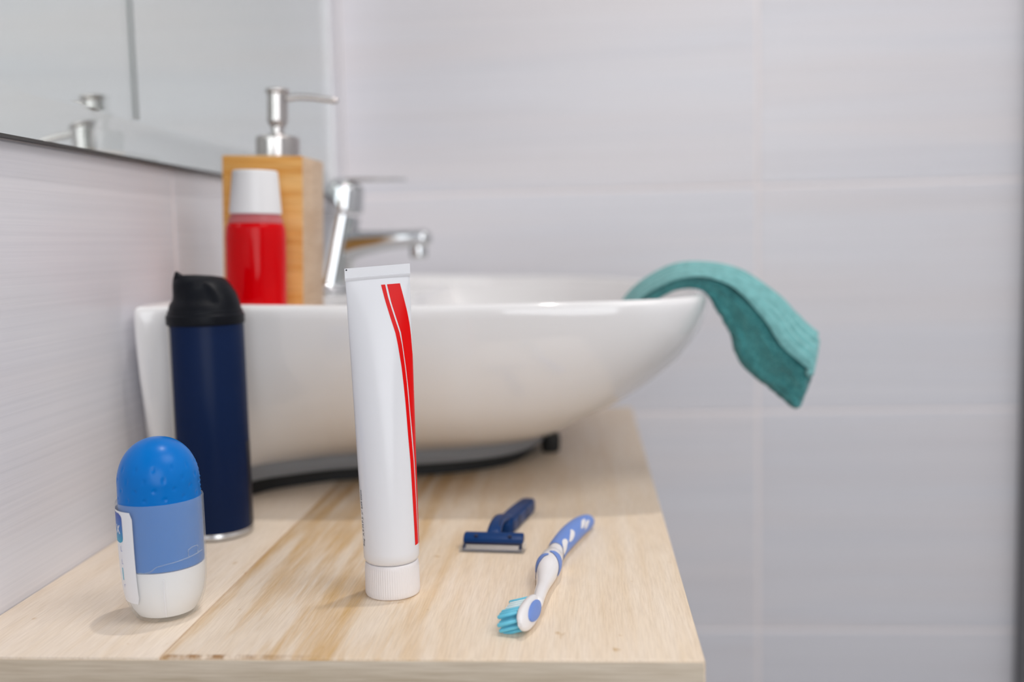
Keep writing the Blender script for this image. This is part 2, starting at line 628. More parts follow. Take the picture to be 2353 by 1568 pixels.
# ------------------------------------------------------------------ basin
bas = thing('wash_basin', 'white ceramic countertop wash basin against the tiled wall', 'basin', (0, 0, 0))
rimP = [(.0065, .716), (.012, .704), (.030, .7120), (.060, .7295), (.10, .7290), (.15, .7265), (.22, .727), (.30, .728), (.355, .735), (.392, .750), (.4155, .782), (.4275, .84),
        (.4335, .91), (.429, 1.0), (.408, 1.09), (.365, 1.19), (.30, 1.285), (.21, 1.348), (.11, 1.378), (.02, 1.385), (.0065, 1.37)]
footP = [(.008, .732), (.022, .732), (.036, .752), (.058, .800), (.088, .825), (.12, .842), (.18, .856), (.22, .868), (.25, .886), (.270, .91), (.282, .94), (.288, .975),
         (.29, 1.01), (.286, 1.06), (.272, 1.12), (.245, 1.18), (.20, 1.235), (.14, 1.28), (.08, 1.30), (.025, 1.31), (.012, 1.30)]
K = 5
rimC = cr([(x, y, 0) for x, y in rimP], K)
footC = cr([(x, y, 0) for x, y in footP], K)
nb = len(rimC)


def rim_z(p):
    return .1565 + .0045 * max(0, 1 - p.x / .2)


prof = [(.024, .0, .0), (.027, .13, .10), (.034, .2, .26), (.047, .31, .48), (.06, .43, .63), (.073, .575, .76), (.089, .725, .86), (.106, .855, .935),
        (.120, .930, .97), (.133, .978, .990), (.145, .998, .999), (.151, 1.0, 1.0)]
rings = []
for z, sx, sy in prof:
    rings.append([Vector((fo.x + (ri.x - fo.x) * sx, fo.y + (ri.y - fo.y) * sy, z + (rim_z(ri) - .1565) * sx ** 3)) for fo, ri in zip(footC, rimC)])
cen = Vector((.20, 1.04, 0))


def inset(p, d):
    v_ = (cen - p)
    v_.z = 0
    return p + v_.normalized() * d


for d, dz in ((.0008, .0028), (.0025, .0048), (.0050, .0055), (.0078, .0048), (.0100, .0025), (.0115, -.0015), (.013, -.0045)):
    rings.append([inset(Vector((ri.x, ri.y, 0)), d) + Vector((0, 0, rim_z(ri) - .0055 + dz)) for ri in rimC])
# flat ledge, then the bowl
open_c = []
for ri in rimC:
    q = Vector((.21, 1.04, 0)) + (Vector((ri.x, ri.y, 0)) - Vector((.21, 1.04, 0))) * .92
    q.x = max(q.x, .135 + .02 * ((q.y - 1.04) / .3) ** 2)
    q.y = max(q.y, .753)
    open_c.append(q)
ledge = []
for ri in rimC:
    q = inset(Vector((ri.x, ri.y, 0)), .0135)
    q.y = max(q.y, .752)
    ledge.append(q + Vector((0, 0, rim_z(ri) - .0102)))
rings.append(ledge)
rings.append([q + Vector((0, 0, .1475)) for q in open_c])
bc = Vector((.275, 1.03, 0))
for s, z in ((.985, .144), (.95, .130), (.90, .108), (.80, .080), (.62, .058), (.4, .047), (.15, .043)):
    rings.append([bc + (q - bc) * s + Vector((0, 0, z)) for q in open_c])
v, f = loft(rings)
mesh('bowl', v, f, M['ceramic'], bas, angle=60)
foc = Vector((.13, 1.03, 0))
fr = [[foc + (p - foc) * s + Vector((0, 0, z)) for p in footC] for s, z in ((1.0, .0125), (1.004, .0135), (1.004, .023), (1.0, .0245))]
v, f = loft(fr)
mesh('foot_ring', v, f, M['foot'], bas, angle=50)['label'] = 'grey unglazed foot of the basin'
fr = [[foc + (p - foc) * .93 + Vector((0, 0, z)) for p in footC] for z in (.0, .0126)]
v, f = loft(fr)
mesh('rubber_gasket', v, f, M['rubber'], bas, smooth=False)['label'] = 'black plate in place of the shade in the gap under the basin foot'  # dark plate added so that the gap under the foot looks shaded
v, f = lathe(rounded([(0, 0), (.0085, 0), (.0095, .012), (.008, .019), (0, .019)], .002), 24, .2935, .968)
mesh('rubber_pad', v, f, M['rubber'], bas)['label'] = 'black rubber pad at the right end of the foot'
v, f = lathe(rounded([(0, .044), (.026, .044), (.026, .0475), (.012, .0495), (0, .0495)], .001), 40, bc.x, bc.y)
mesh('drain_cover', v, f, M['chrome'], bas)

# ------------------------------------------------------------------ faucet
fau = thing('faucet', 'chrome single-lever basin mixer tap standing on the basin ledge', 'faucet', (.064, 1.05, .1512), (0, math.radians(1.8), 0))
sw = Sweep([(0, 0, .0085, .026, .026), (.0006, 0, .013, .0245, .0245), (.004, 0, .03, .0225, .0225), (.010, 0, .06, .0205, .0205), (.0145, 0, .082, .0195, .0195)], 6, up=(0, 1, 0))
v, f = sw.body(40, (False, False))
mesh('body', v, f, M['chrome'], fau)
v, f = lathe(rounded([(0, 0), (.0285, 0), (.0285, .003), (.0255, .0045), (0, .0045)], .001), 40)
mesh('base_flange', v, f, M['chrome'], fau)
sw = Sweep([(.008, 0, .046, .018, .0185), (.03, 0, .0515, .0165, .0140), (.06, 0, .0555, .015, .0105), (.088, 0, .0575, .0142, .0092), (.100, 0, .0578, .0138, .0098)], 6, 3.0)
v, f = sw.body(40, (False, True))
mesh('spout', v, f, M['chrome'], fau)
v, f = lathe(rounded([(0, .037), (.0085, .037), (.0095, .040), (.0095, .055), (0, .055)], .0008), 32, .094, 0)
mesh('aerator', v, f, M['chrome'], fau)
hd = D.objects.new('handle', None)
v, f = lathe(rounded([(0, 0), (.0195, 0), (.0205, .003), (.0195, .026), (.016, .030), (0, .031)], .002), 40)
me_h = mesh('lever_base', v, f, M['chrome'], fau)
me_h.location = (.0155, 0, .0835)
me_h.rotation_euler = (0, math.radians(6), 0)
D.objects.remove(hd)
sw = Sweep([(.010, 0, .1130, .012, .0045), (.03, 0, .1165, .0095, .0024), (.055, 0, .1172, .0085, .0018), (.080, 0, .1172, .0075, .0016)], 6, 3.5)
v, f = sw.body(32)
mesh('lever', v, f, M['chrome'], fau)

# ------------------------------------------------------------------ soap dispenser
dis = thing('soap_dispenser', 'square bamboo soap dispenser with a steel pump on the basin ledge', 'soap dispenser', (.0725, .8360, .1502), (0, math.radians(2.2), 0))
dis.scale = (1, 1, 1)
HB = .0325
bx = box('wooden_body', (-HB, -HB, 0), (HB, HB, .1225), M['bamboo_front'], dis, bev=.0012)
bx.data.materials.append(M['bamboo_side'])
for p in bx.data.polygons:
    if abs(p.normal.x) > .7 or p.normal.z > .7:
        p.material_index = 1
v, f = lathe(rounded([(0, .1247), (.0178, .1247), (.0178, .1408), (.0168, .1420), (.0072, .1425), (.0066, .1440), (0, .1440)], .0007), 48)
mesh('pump_collar', v, f, M['steel'], dis)
v, f = lathe([(0, .1425), (.0052, .1425), (.0052, .1530), (0, .1530)], 28)
mesh('pump_stem', v, f, M['steel'], dis)
v, f = lathe(rounded([(0, .1500), (.0062, .1500), (.0083, .1540), (.0083, .1765), (.0098, .1778), (.0098, .1796), (.0082, .1806), (0, .1806)], .0006), 36)
mesh('pump_head', v, f, M['steel'], dis)
sw = Sweep([(.006, 0, .1728, .0029, .0029), (.017, 0, .1740, .0027, .0027), (.030, 0, .1736, .0026, .0026), (.0480, 0, .1712, .0024, .0024)], 5)
v, f = sw.body(16, (False, True))
mesh('pump_spout', v, f, M['steel'], dis)

for o in dis.children:
    if o.name.startswith('pump'):
        o.location = (.003, 0, -.0020)

# ------------------------------------------------------------------ mouthwash
mw = thing('mouthwash_bottle', 'small bottle of red mouthwash with a white cap before the bamboo dispenser', 'bottle', (.0770, .7730, .1500), (0, math.radians(2.0), 0))
mw.scale = (1.06, 1.06, .985)
v, f = lathe(rounded([(0, 0), (.0195, 0), (.0215, .0020), (.0215, .0600), (.0209, .0672), (.0196, .0700), (0, .0700)], .002), 56)
mesh('mouthwash', v, f, M['red_liquid'], mw)['label'] = 'bright red liquid'
v, f = lathe([(0, .0701), (.0197, .0701), (.0188, .0735), (.0175, .0762), (.0165, .0785), (0, .0785)], 56)
mesh('bottle_shoulder', v, f, M['clear_shell'], mw)['label'] = 'clear pinkish shoulder above the liquid'
v, f = lathe(rounded([(0, .0770), (.0183, .0770), (.0184, .0782), (.0160, .1092), (.0152, .1102), (0, .1104)], .0009), 56)
mesh('cap', v, f, M['white_plastic'], mw)['label'] = 'tapered white screw cap'

# ------------------------------------------------------------------ towel
tw = thing('hand_towel', 'folded teal terry towel hanging over the right rim of the basin', 'towel', (.42, .82, .157))
tp = [(.352, .880, .110), (.370, .860, .1460), (.396, .846, .1645), (.4205, .838, .1685), (.4420, .834, .1570), (.4610, .828, .1340), (.4740, .822, .1130), (.4930, .816, .0965)]
org = Vector((.42, .82, .157))
tpc = cr(tp, 10)
wid = [.013, .016, .019, .021, .0225, .024, .0245, .0245]
thk = [.004, .0045, .0050, .0054, .0110, .0180, .0215, .0200]
rol = [14, 14, 15, 16, 21, 27, 30, 30]
tab = cr([(a, b, c) for a, b, c in zip(wid, thk, rol)], 10)


def towel_frame(i):
    t = (tpc[min(i + 1, len(tpc) - 1)] - tpc[max(i - 1, 0)]).normalized()
    Y = Vector((0, 1, 0))
    Y = (Y - t * Y.dot(t)).normalized()
    B = t.cross(Y).normalized()
    if B.z < 0:
        B = -B
    r_ = math.radians(tab[i].z)
    return t, Y * math.cos(r_) + B * math.sin(r_), B * math.cos(r_) - Y * math.sin(r_)


NS = 96
rings = []
for i in range(len(tpc)):
    t, A, Nn = towel_frame(i)
    a, b = tab[i].x, tab[i].y
    ring = []
    for j in range(NS):
        th = 2 * PI * j / NS
        c, s = math.cos(th), math.sin(th)
        u = math.copysign(abs(c) ** .55, c) * a
        q = math.copysign(abs(s) ** .55, s) * b
        k = 1 + .055 * random.uniform(-1, 1) * (0 if s > .6 else 1) + .05 * math.sin(i * .45 + th * 2)
        if s < .3 and c < .2:     # fold line along the visible side
            k -= .10 * math.exp(-((th - PI * 1.02) / .16) ** 2)
        ring.append(tpc[i] + A * u * k + Nn * q * k - org)
    rings.append(ring)
t, A, Nn = towel_frame(len(tpc) - 1)
for sc, dd in ((.99, .002), (.95, .0042), (.86, .006), (.6, .0068)):
    ring = []
    for j in range(NS):
        p = rings[len(tpc) - 1][j]
        cc = tpc[-1] - org
        ring.append(cc + (p - cc) * sc * (1 + .03 * random.uniform(-1, 1)) + t * (dd + .0012 * math.sin(j * .8)))
    rings.append(ring)
SK0 = int((len(tpc) - 1) * .55)


def skew(p, i):
    i = min(i, len(tpc) - 1)
    if i <= SK0:
        return p
    t_, A_, N_ = towel_frame(i)
    k = ((i - SK0) / (len(tpc) - 1 - SK0)) ** 1.5
    d_ = p - (tpc[i] - org)
    return p + t_ * k * .30 * (tab[i].y - d_.dot(N_)) + t_ * k * .25 * (-d_.dot(A_))


rings = [[skew(p, i) for p in r] for i, r in enumerate(rings)]
v, f = loft(rings)
mesh('terry_fold', v, f, M['terry'], tw, angle=180)
rows = []
for i in range(2, len(tpc)):
    t, A, Nn = towel_frame(i)
    a, b = tab[i].x, tab[i].y
    row = []
    for j in range(61):
        x = -1.03 + 2.06 * j / 60
        edge = max(0, abs(x) - .8) / .23
        h = b * (1.05 - .35 * edge ** 2) + min(.0055, b * .5) * (abs(math.cos(x * 6.6)) ** .7)
        row.append(tpc[i] + A * a * x + Nn * h - org + (t * .003 if i == len(tpc) - 1 else Vector()))
    rows.append(row)
rows = [[skew(p, i + 2) for p in r] for i, r in enumerate(rows)]
v1, f1 = sheet(rows)
mesh('woven_band', v1, f1, M['terry_band_lit'], tw, angle=180, fix=False)['label'] = 'smooth ribbed border of the towel'
# turned hem at the hanging end
t, A, Nn = towel_frame(len(tpc) - 1)
ce = tpc[-1] - org + t * .0035
hem = []
for j in range(13):
    x = -1.0 + 2.0 * j / 12
    q = ce + A * tab[-1].x * x + Nn * (tab[-1].y * (.92 - .10 * x * x))
    q = skew(q, len(tpc) - 1)
    hem.append((*q, .0032, .0032))
sw = Sweep(hem, 3, up=tuple(t))
v, f = sw.body(16)
mesh('hem', v, f, M['terry_band_lit'], tw)

# ------------------------------------------------------------------ shaving gel can
can = thing('shaving_gel_can', 'tall navy shaving gel can with a black nozzle cap beside the basin', 'aerosol can', (.0655, .6955, 0))
cam_a = math.atan2(0 - .6955, .328 - .0655)      # side of the can that faces the room


def part_lathe(prof, a0, a1, n=40):
    rows = [[(r * math.cos(a0 + (a1 - a0) * j / n), r * math.sin(a0 + (a1 - a0) * j / n), z) for j in range(n + 1)] for r, z in prof]
    return sheet(rows)


v, f = lathe(rounded([(0, .0012), (.0225, .0012), (.0240, 0), (.0256, .0008), (.0258, .0030), (.0252, .0045), (.0253, .147), (.0235, .151), (0, .151)], .0008), 72)
mesh('can_body', v, f, M['can_metal'], can)['label'] = 'bare silver base rim and seam'
LBL = [(.0253, .0052), (.0256, .0060), (.0256, .1475), (.0250, .1492)]
v, f = part_lathe(LBL, cam_a - math.radians(66), cam_a + math.radians(236), 96)
mesh('printed_wrap', v, f, M['navy_label'], can, fix=False)['label'] = 'satin navy blue print'
v, f = part_lathe([(.02545, .006), (.02555, .0065), (.02555, .149)], cam_a - math.radians(86), cam_a - math.radians(72), 6)
mesh('seam_line', v, f, M['can_grey'], can, fix=False)
v, f = part_lathe([(.02565, .0056), (.02575, .006), (.02575, .0655), (.02565, .0660)], cam_a + math.radians(62), cam_a + math.radians(130), 24)
mesh('back_panel', v, f, M['navy_dark'], can, fix=False)['label'] = 'darker printed panel at the right edge'
v, f = lathe(rounded([(0, .1485), (.0262, .1485), (.0265, .1500), (.0265, .1550), (.0255, .1562), (.0251, .1585), (0, .1585)], .0006), 72)
mesh('collar', v, f, M['black_plastic'], can)
# actuator: (z, left, right, half depth) in the frame that faces the room
R0 = .0254
act = [(.1575, -.975, .975, .97), (.1605, -.95, .95, .94), (.1630, -.92, .935, .91), (.1655, -.845, .905, .88), (.1680, -.825, .875, .83),
       (.1705, -.82, .835, .77), (.1735, -.82, .76, .68), (.1765, -.81, .68, .57), (.1790, -.775, .60, .44), (.1806, -.74, .50, .32), (.1818, -.70, .25, .20), (.1828, -.68, -.20, .11)]
ax = Vector((-math.sin(cam_a), math.cos(cam_a), 0))      # picture right
ay = Vector((-math.cos(cam_a), -math.sin(cam_a), 0))     # away from the camera
rings = []
for z, l, r_, dp in act:
    ring = []
    for j in range(80):
        th = 2 * PI * j / 80
        c, s = math.cos(th), math.sin(th)
        X = (l + r_) / 2 + (r_ - l) / 2 * math.copysign(abs(c) ** .95, c)
        Yd = dp * math.copysign(abs(s) ** .95, s)
        # scooped thumb recess on the side that faces the room
        if s < 0 and .1625 < z < .1775:
            top = .1772 - .0028 * max(0, (X + .5))
            k = max(0, min(1, (z - .1622) / .0035)) * max(0, min(1, (top - z) / .002))
            e_ = .30 - .9 * (z - .166) / .012 * .35
            kx = 1 / (1 + math.exp((X - e_) * 22)) * (1 if X > -.9 else .5)
            Yd *= 1 - .17 * k * kx
        ring.append(ax * X * R0 + ay * Yd * R0 + Vector((0, 0, z)))
    rings.append(ring)
v, f = loft(rings)
mesh('nozzle_cap', v, f, M['black_plastic'], can, angle=50)['label'] = 'black push cap with a scooped front'
sw = Sweep([(*(ax * -.60 * R0 + Vector((0, 0, .1770))), .0060, .0050), (*(ax * -.655 * R0 + Vector((0, 0, .1815))), .0036, .0034), (*(ax * -.69 * R0 + Vector((0, 0, .1843))), .0014, .0014)], 4, up=(0, 1, 0))
v, f = sw.body(14)
mesh('nozzle', v, f, M['black_plastic'], can)

# ------------------------------------------------------------------ roll-on deodorant
deo = thing('roll_on_deodorant', 'roll-on deodorant with a blue domed cap in a frosted cup', 'deodorant', (.0948, .5375, 0), (0, math.radians(-.6), 0))
dca = math.atan2(-.5375, .328 - .0948)
RS = .0229
outer = [(0, 0), (.0140, 0), (.0163, .0012), (.0188, .0055), (.0208, .0110), (.0220, .0180), (.0226, .0270), (.0229, .0400), (.0230, .0652), (.0227, .0660)]
inner = [(.0222, .0655), (.0221, .0400), (.0218, .0270), (.0212, .0185), (.0200, .0120), (.0180, .0066), (.0155, .0026), (0, .0020)]
v, f = lathe(outer + inner, 96)
mesh('frosted_cup', v, f, M['frost'], deo)['label'] = 'translucent frosted outer cup'
v, f = lathe([(0, .0022), (.0153, .0028), (.0179, .0067), (.0199, .0121), (.0211, .0186), (.0217, .0271), (.0217, .0290), (0, .0290)], 72)
mesh('milky_core', v, f, M['milky'], deo)['label'] = 'milky white lower half'
cap = [(.0213, .0294), (.0215, .0300), (.0216, .0400), (.0217, .0560), (.0217, .0660), (.0216, .0720)]
for q in range(4, 91, 3):
    t_ = math.radians(q)
    cap.append((.0216 * math.cos(t_) ** .92 if q < 90 else 0, .0745 + .0245 * math.sin(t_)))
full = []
for a_, b_ in zip(cap, cap[1:]):
    n_ = max(1, int(math.dist(a_, b_) / .0007))
    for i in range(n_):
        full.append((a_[0] + (b_[0] - a_[0]) * i / n_, a_[1] + (b_[1] - a_[1]) * i / n_))
full = [(0, .0294)] + full + [(0, cap[-1][1])]
v, f = lathe(full, 200)
dim = []
for row, z in enumerate((.0685, .0735, .0785, .0845)):
    for k in range(13):
        dim.append((dca + (k + .5 * (row % 2)) * 2 * PI / 13 + .12, z))
vv = []
for p in v:
    p = Vector(p)
    r_ = math.hypot(p.x, p.y)
    if p.z > .064 and r_ > .004:
        a_ = math.atan2(p.y, p.x)
        d_in = 0
        for da, dz in dim:
            if abs(p.z - dz) < .003:
                dd = (a_ - da + PI) % (2 * PI) - PI
                q = math.hypot(dd * r_, p.z - dz)
                d_in -= .0007 * math.exp(-(q / .00080) ** 2)
        # moulded bumps down one side
        db = (a_ - (dca + math.radians(84)) + PI) % (2 * PI) - PI
        d_in += .00045 * math.exp(-(db / .06) ** 2) * max(0, math.sin(p.z * 2600)) * (1 if p.z < .0905 else 0)
        k = 1 + d_in / r_
        p.x *= k
        p.y *= k
    vv.append(p)
mesh('domed_cap', vv, f, M['deo_blue'], deo, angle=70)['label'] = 'glossy blue dome with small dimples'


def cup_r(z):
    pts = [(.0163, .0012), (.0188, .0055), (.0208, .0110), (.0220, .0180), (.0226, .0270), (.0229, .0400), (.0230, .0652)]
    for (r0, z0), (r1, z1) in zip(pts, pts[1:]):
        if z <= z1:
            return r0 + (r1 - r0) * max(0, (z - z0) / (z1 - z0))
    return .0230


def on_cup(deg, z, off):
    """deg measured from the side facing the camera, negative = picture left"""
    a_ = dca + math.radians(deg)
    r_ = cup_r(z) + off
    return Vector((r_ * math.cos(a_), r_ * math.sin(a_), z))


def cup_patch(name, d0, d1, z0, z1, off, material, label=None, nr=.0015):
    rows = []
    nz = 14
    for i in range(nz + 1):
        z = z0 + (z1 - z0) * i / nz
        ins = 0
        for ze in (z - z0, z1 - z):
            if ze < nr:
                ins = max(ins, nr - math.sqrt(max(0, nr * nr - (nr - ze) ** 2)))
        di = math.degrees(ins / RS)
        rows.append([on_cup(d0 + di + (d1 - d0 - 2 * di) * j / 20, z, off) for j in range(21)])
    v_, f_ = sheet(rows)
    o = mesh(name, v_, f_, material, deo, fix=False)
    if label:
        o['label'] = label
    return o


cup_patch('paper_label', -128, -39, .0120, .0625, .00012, M['label_white'], 'white label on the left side of the cup')
cup_patch('blue_badge', -112, -59, .0450, .0612, .00022, M['label_blue'], 'blue badge with a white letter on the label', .003)


def cup_text(name, body, size, deg, z, off, material, turn=False):
    me = text_mesh(body, size)
    for vt in me.vertices:
        x, y = vt.co.x, vt.co.y
        if turn:
            x, y = y, -x
        vt.co = on_cup(deg + math.degrees(x / RS), z + y, off)
    return link(name, me, material, deo, smooth=False)


cup_text('letter', 'x', .0105, -78, .0500, .00032, M['label_white'])
cup_text('letter', 'L', .0042, -68, .0405, .00025, M['label_lilac'])
cup_text('letter', 'L', .0038, -68, .0335, .00025, M['label_lilac'])
cup_text('letter', 'I', .0100, -70.5, .0245, .00025, M['label_cyan'])
cup_text('letter', 'r', .0040, -68, .0205, .00025, M['label_lilac'])
# moulded line round the cup and the thin mould seam
ln = []
for d_, z in ((-34, .0300), (-25, .0300), (-17, .0310), (-10, .0330), (0, .0338), (15, .0345), (30, .0352), (45, .0358), (60, .0365)):
    ln.append((*on_cup(d_, z, .0001), .0005, .0003))
sw = Sweep(ln, 4, up=(0, 0, 1))
v, f = sw.body(8)
mesh('moulded_line', v, f, M['frost'], deo)
ln = [(*on_cup(d_, z, .0001), .00035, .0003) for d_, z in ((34, .0352), (34, .0395), (50, .0402), (50, .0362))]
v, f = Sweep(ln, 3).body(8)
mesh('moulded_frame', v, f, M['frost'], deo)
ln = [(*on_cup(-2, z, .0), .0003, .0003) for z in (.004, .008, .013, .019, .026)]
v, f = Sweep(ln, 3, up=(0, 1, 0)).body(8)
mesh('mould_seam', v, f, M['label_white'], deo)

# ------------------------------------------------------------------ toothpaste tube
tub = thing('toothpaste_tube', 'white toothpaste tube with red stripes standing on its cap', 'toothpaste tube', (.2148, .5712, 0), (0, 0, math.radians(11.2)))


def tube_dims(z):
    t_ = min(max((z - .022) / (.1815 - .022), 0), 1)
    a_ = .0159 + (.0180 - .0159) * t_
    b_ = .0159 * (1 - t_ ** 1.5) + .0006
    return a_, b_, -.0022 * t_


def tube_pt(u_phi, z, off=0.0):
    """phi = 0 faces the camera, + to the picture right"""
    a_, b_, cx = tube_dims(z)
    return Vector((cx + (a_ + off) * math.sin(u_phi), -(b_ + off) * math.cos(u_phi), z))


def shear(p):
    k = max(0, (p.z - .12) / .062)
    return Vector((p.x, p.y, p.z + .055 * p.x * k))


rings = [[Vector((r_ * math.sin(2 * PI * j / 72), -r_ * math.cos(2 * PI * j / 72), z)) for j in range(72)] for r_, z in ((.0120, .0195), (.0146, .0200), (.0154, .0212))]
z = .0225
while z < .1816:
    rings.append([shear(tube_pt(2 * PI * j / 72, z)) for j in range(72)])
    z += .004
rings.append([shear(tube_pt(2 * PI * j / 72, .1815)) for j in range(72)])
v, f = loft(rings)
mesh('tube', v, f, M['tube'], tub, angle=60)
a_, b_, cx = tube_dims(.1815)
cr_v = []
for (z, hw, hd_) in ((.1813, .0181, .0007), (.1822, .0182, .0011), (.1832, .0182, .0011), (.1836, .0182, .0008), (.1885, .0182, .0007)):
    cr_v.append([Vector((cx + sx * hw, sy * hd_, z)) for sx, sy in ((-1, -1), (-.33, -1), (.33, -1), (1, -1), (1, 1), (.33, 1), (-.33, 1), (-1, 1))])
cr_v = [[Vector((p.x, p.y, p.z + .055 * p.x)) for p in r] for r in cr_v]
v, f = loft(cr_v)
mesh('crimped_seal', v, f, M['tube'], tub, angle=30)
dot = [Vector((cx - .0172 + .0005 * math.cos(q), -.00085, .1875 + .0005 * math.sin(q) - .055 * .0172)) for q in [k * PI / 5 for k in range(10)]]
mesh('register_dot', dot, [tuple(range(10))], M['black_print'], tub, smooth=False, fix=False)['label'] = 'tiny dark register dot'


def interp(tbl, z):
    tbl = sorted(tbl)
    if z <= tbl[0][0]:
        return tbl[0][1]
    for (z0, u0), (z1, u1) in zip(tbl, tbl[1:]):
        if z <= z1:
            return u0 + (u1 - u0) * (z - z0) / (z1 - z0)
    return tbl[-1][1]


S1L = [(.1778, .091), (.1693, .19), (.1595, .33), (.1503, .474), (.1437, .533), (.1319, .617), (.1207, .666), (.1108, .70), (.0932, .742), (.0781, .786), (.0581, .812), (.0412, .834), (.0293, .845)]
S1R = [(.1778, .219), (.1699, .301), (.1594, .459), (.1508, .598), (.1436, .664), (.1317, .73), (.1218, .773), (.1106, .805), (.0928, .853), (.0774, .900), (.0571, .930), (.04, .946), (.029, .958)]
S2L = [(.1778, .274), (.1672, .387), (.158, .53), (.1508, .643), (.1435, .69), (.1317, .757), (.1184, .815), (.1072, .842), (.0926, .893), (.0772, .932), (.0568, .957), (.0396, .972), (.0287, .985)]
S2R = [(.1788, .665), (.1696, .78), (.1616, .874), (.1544, .935), (.1478, .965), (.140, .985), (.130, 1.05), (.118, 1.18), (.10, 1.25), (.03, 1.28)]


def phi_of(u):
    return math.asin(u) if u <= .995 else math.asin(.995) + (u - .995) * 1.5


for name, Lt, Rt, z0 in (('thin_stripe', S1L, S1R, .0296), ('wide_stripe', S2L, S2R, .0292)):
    rows = []
    for i in range(61):
        z = z0 + (.1779 - z0) * i / 60
        p0, p1 = phi_of(interp(Lt, z)), phi_of(interp(Rt, z))
        rows.append([shear(tube_pt(p0 + (p1 - p0) * j / 8, z, .00012)) for j in range(9)])
    v, f = sheet(rows)
    mesh(name, v, f, M['red_print'], tub, fix=False)['label'] = 'red printed stripe'
me = text_mesh('Reg. A.E.M.P.S. n\u00ba 649 Dent', .0030)
wid_t = max(vt.co.x for vt in me.vertices)
for vt in me.vertices:
    x, y = vt.co.x, vt.co.y
    vt.co = tube_pt(math.radians(-67) - y / .0160, .0300 + x * .0325 / wid_t, .00012)
link('small_print', me, M['black_print'], tub, smooth=False)['label'] = 'tiny black registration text up the left edge'
# ribbed cap
rb = []
NR = 288
for r_, z, rib in ((.0143, 0, 0), (.0152, .0006, 0), (.0156, .0016, .5), (.0156, .004, 1), (.0154, .0165, 1), (.0153, .0175, .3), (.0152, .0190, 0), (.0148, .0196, 0)):
    rb.append([((r_ + .00012 * rib * (1 if j % 4 < 2 else -1)) * math.sin(2 * PI * j / NR), -(r_ + .00012 * rib * (1 if j % 4 < 2 else -1)) * math.cos(2 * PI * j / NR), z) for j in range(NR)])
v, f = loft(rb)
mesh('ribbed_cap', v, f, M['cap_white'], tub, angle=35)

# ------------------------------------------------------------------ razor
rz = thing('disposable_razor', 'navy blue disposable razor lying behind the toothbrush', 'razor', (.2660, .6540, 0), (0, 0, math.radians(-6)))
HW = .0198
rows = []
sec = [(.0052, .0052), (.0052, .0092), (.0038, .0104), (.0005, .0098), (-.0024, .0074), (-.0030, .0050), (-.0012, .0042)]     # (y, z)
rings = []
for x, k in ((-HW, .80), (-HW + .0006, .97), (-HW + .0012, 1), (HW - .0012, 1), (HW - .0006, .97), (HW, .80)):
    rings.append([Vector((x, .0012 + (y - .0012) * k, .0070 + (z - .0070) * k)) for y, z in sec])
v, f = loft(rings)
mesh('head', v, f, M['razor_blue'], rz, angle=35)
for sx in (-1, 1):
    box('slot', (sx * .0112 - .0011, -.0019, .0082), (sx * .0112 + .0011, .0004, .0097), M['razor_dark'], rz, bev=.0002)
box('blade_bed', (-HW + .001, -.0036, .0040), (HW - .001, .0040, .0054), M['razor_dark'], rz, bev=.0003)
v = [(-HW + .002, -.0028, .0046), (HW - .002, -.0028, .0046), (HW - .002, -.0062, .0016), (-HW + .002, -.0062, .0016)]
bl = mesh('blade', v + [(a[0], a[1] + .0003, a[2] - .0003) for a in v], [(0, 1, 2, 3), (7, 6, 5, 4), (0, 4, 5, 1), (1, 5, 6, 2), (2, 6, 7, 3), (3, 7, 4, 0)], M['blade'], rz, smooth=False)
v, f = Sweep([(-HW + .001, -.0066, .0011, .0007, .0006), (0, -.0066, .0011, .0007, .0006), (HW - .001, -.0066, .0011, .0007, .0006)], 3).body(12)
mesh('guard_bar', v, f, M['razor_dark'], rz)
for sx in (-1, 1):
    v, f = Sweep([(sx * (HW - .0012), -.0020, .0048, .0010, .0009), (sx * (HW - .0012), -.0046, .0028, .0012, .0010), (sx * (HW - .0012), -.0066, .0011, .0010, .0007)], 3).body(12)
    mesh('end_bracket', v, f, M['razor_dark'], rz)
# clear blade cover: open-topped tray
cw = HW + .0016
ov = [(-cw, .002), (cw, .002), (cw, -.0088), (-cw, -.0088)]
ivs = [(-cw + .0007, .0013), (cw - .0007, .0013), (cw - .0007, -.0081), (-cw + .0007, -.0081)]
v, f = loft([[(x, y, .0006) for x, y in ivs], [(x, y, .0046 if y > -.005 else .0030) for x, y in ivs], [(x, y, .0048 if y > -.005 else .0032) for x, y in ov], [(x, y, 0) for x, y in ov]], cap0=True, cap1=True)
mesh('blade_cover', v, f, M['clear'], rz, smooth=False)['label'] = 'clear plastic blade cover'
neck = Sweep([(-.0005, .0035, .0080, .0048, .0020), (-.0008, .0085, .0105, .0046, .0022), (-.0008, .0180, .0128, .0043, .0024), (.0000, .0290, .0128, .0043, .0026), (.0016, .0400, .0098, .0046, .0030)], 6, 3.2)
v, f = neck.body(32)
mesh('neck', v, f, M['razor_blue'], rz)
for sgn in (-1, 1):
    v, f = neck.patch(.30, .86, math.radians(sgn * 34 - 7), math.radians(sgn * 34 + 7), .0001, 14, 3)
    mesh('neck_groove', v, f, M['razor_dark'], rz, fix=False)
hnd = Sweep([(.0010, .0350, .0054, .0054, .0050), (.0020, .0400, .0054, .0060, .0053), (.0045, .0640, .0054, .0060, .0053), (.0075, .0880, .0052, .0055, .0051), (.0085, .0955, .0050, .0047, .0047)], 6, 4.5)
v, f = hnd.body(40)
mesh('handle', v, f, M['razor_blue'], rz, angle=30)
v, f = hnd.patch(.02, .97, math.radians(-30), math.radians(30), .0006, 24, 6)
mesh('top_rib', v, f, M['razor_blue'], rz, fix=False)
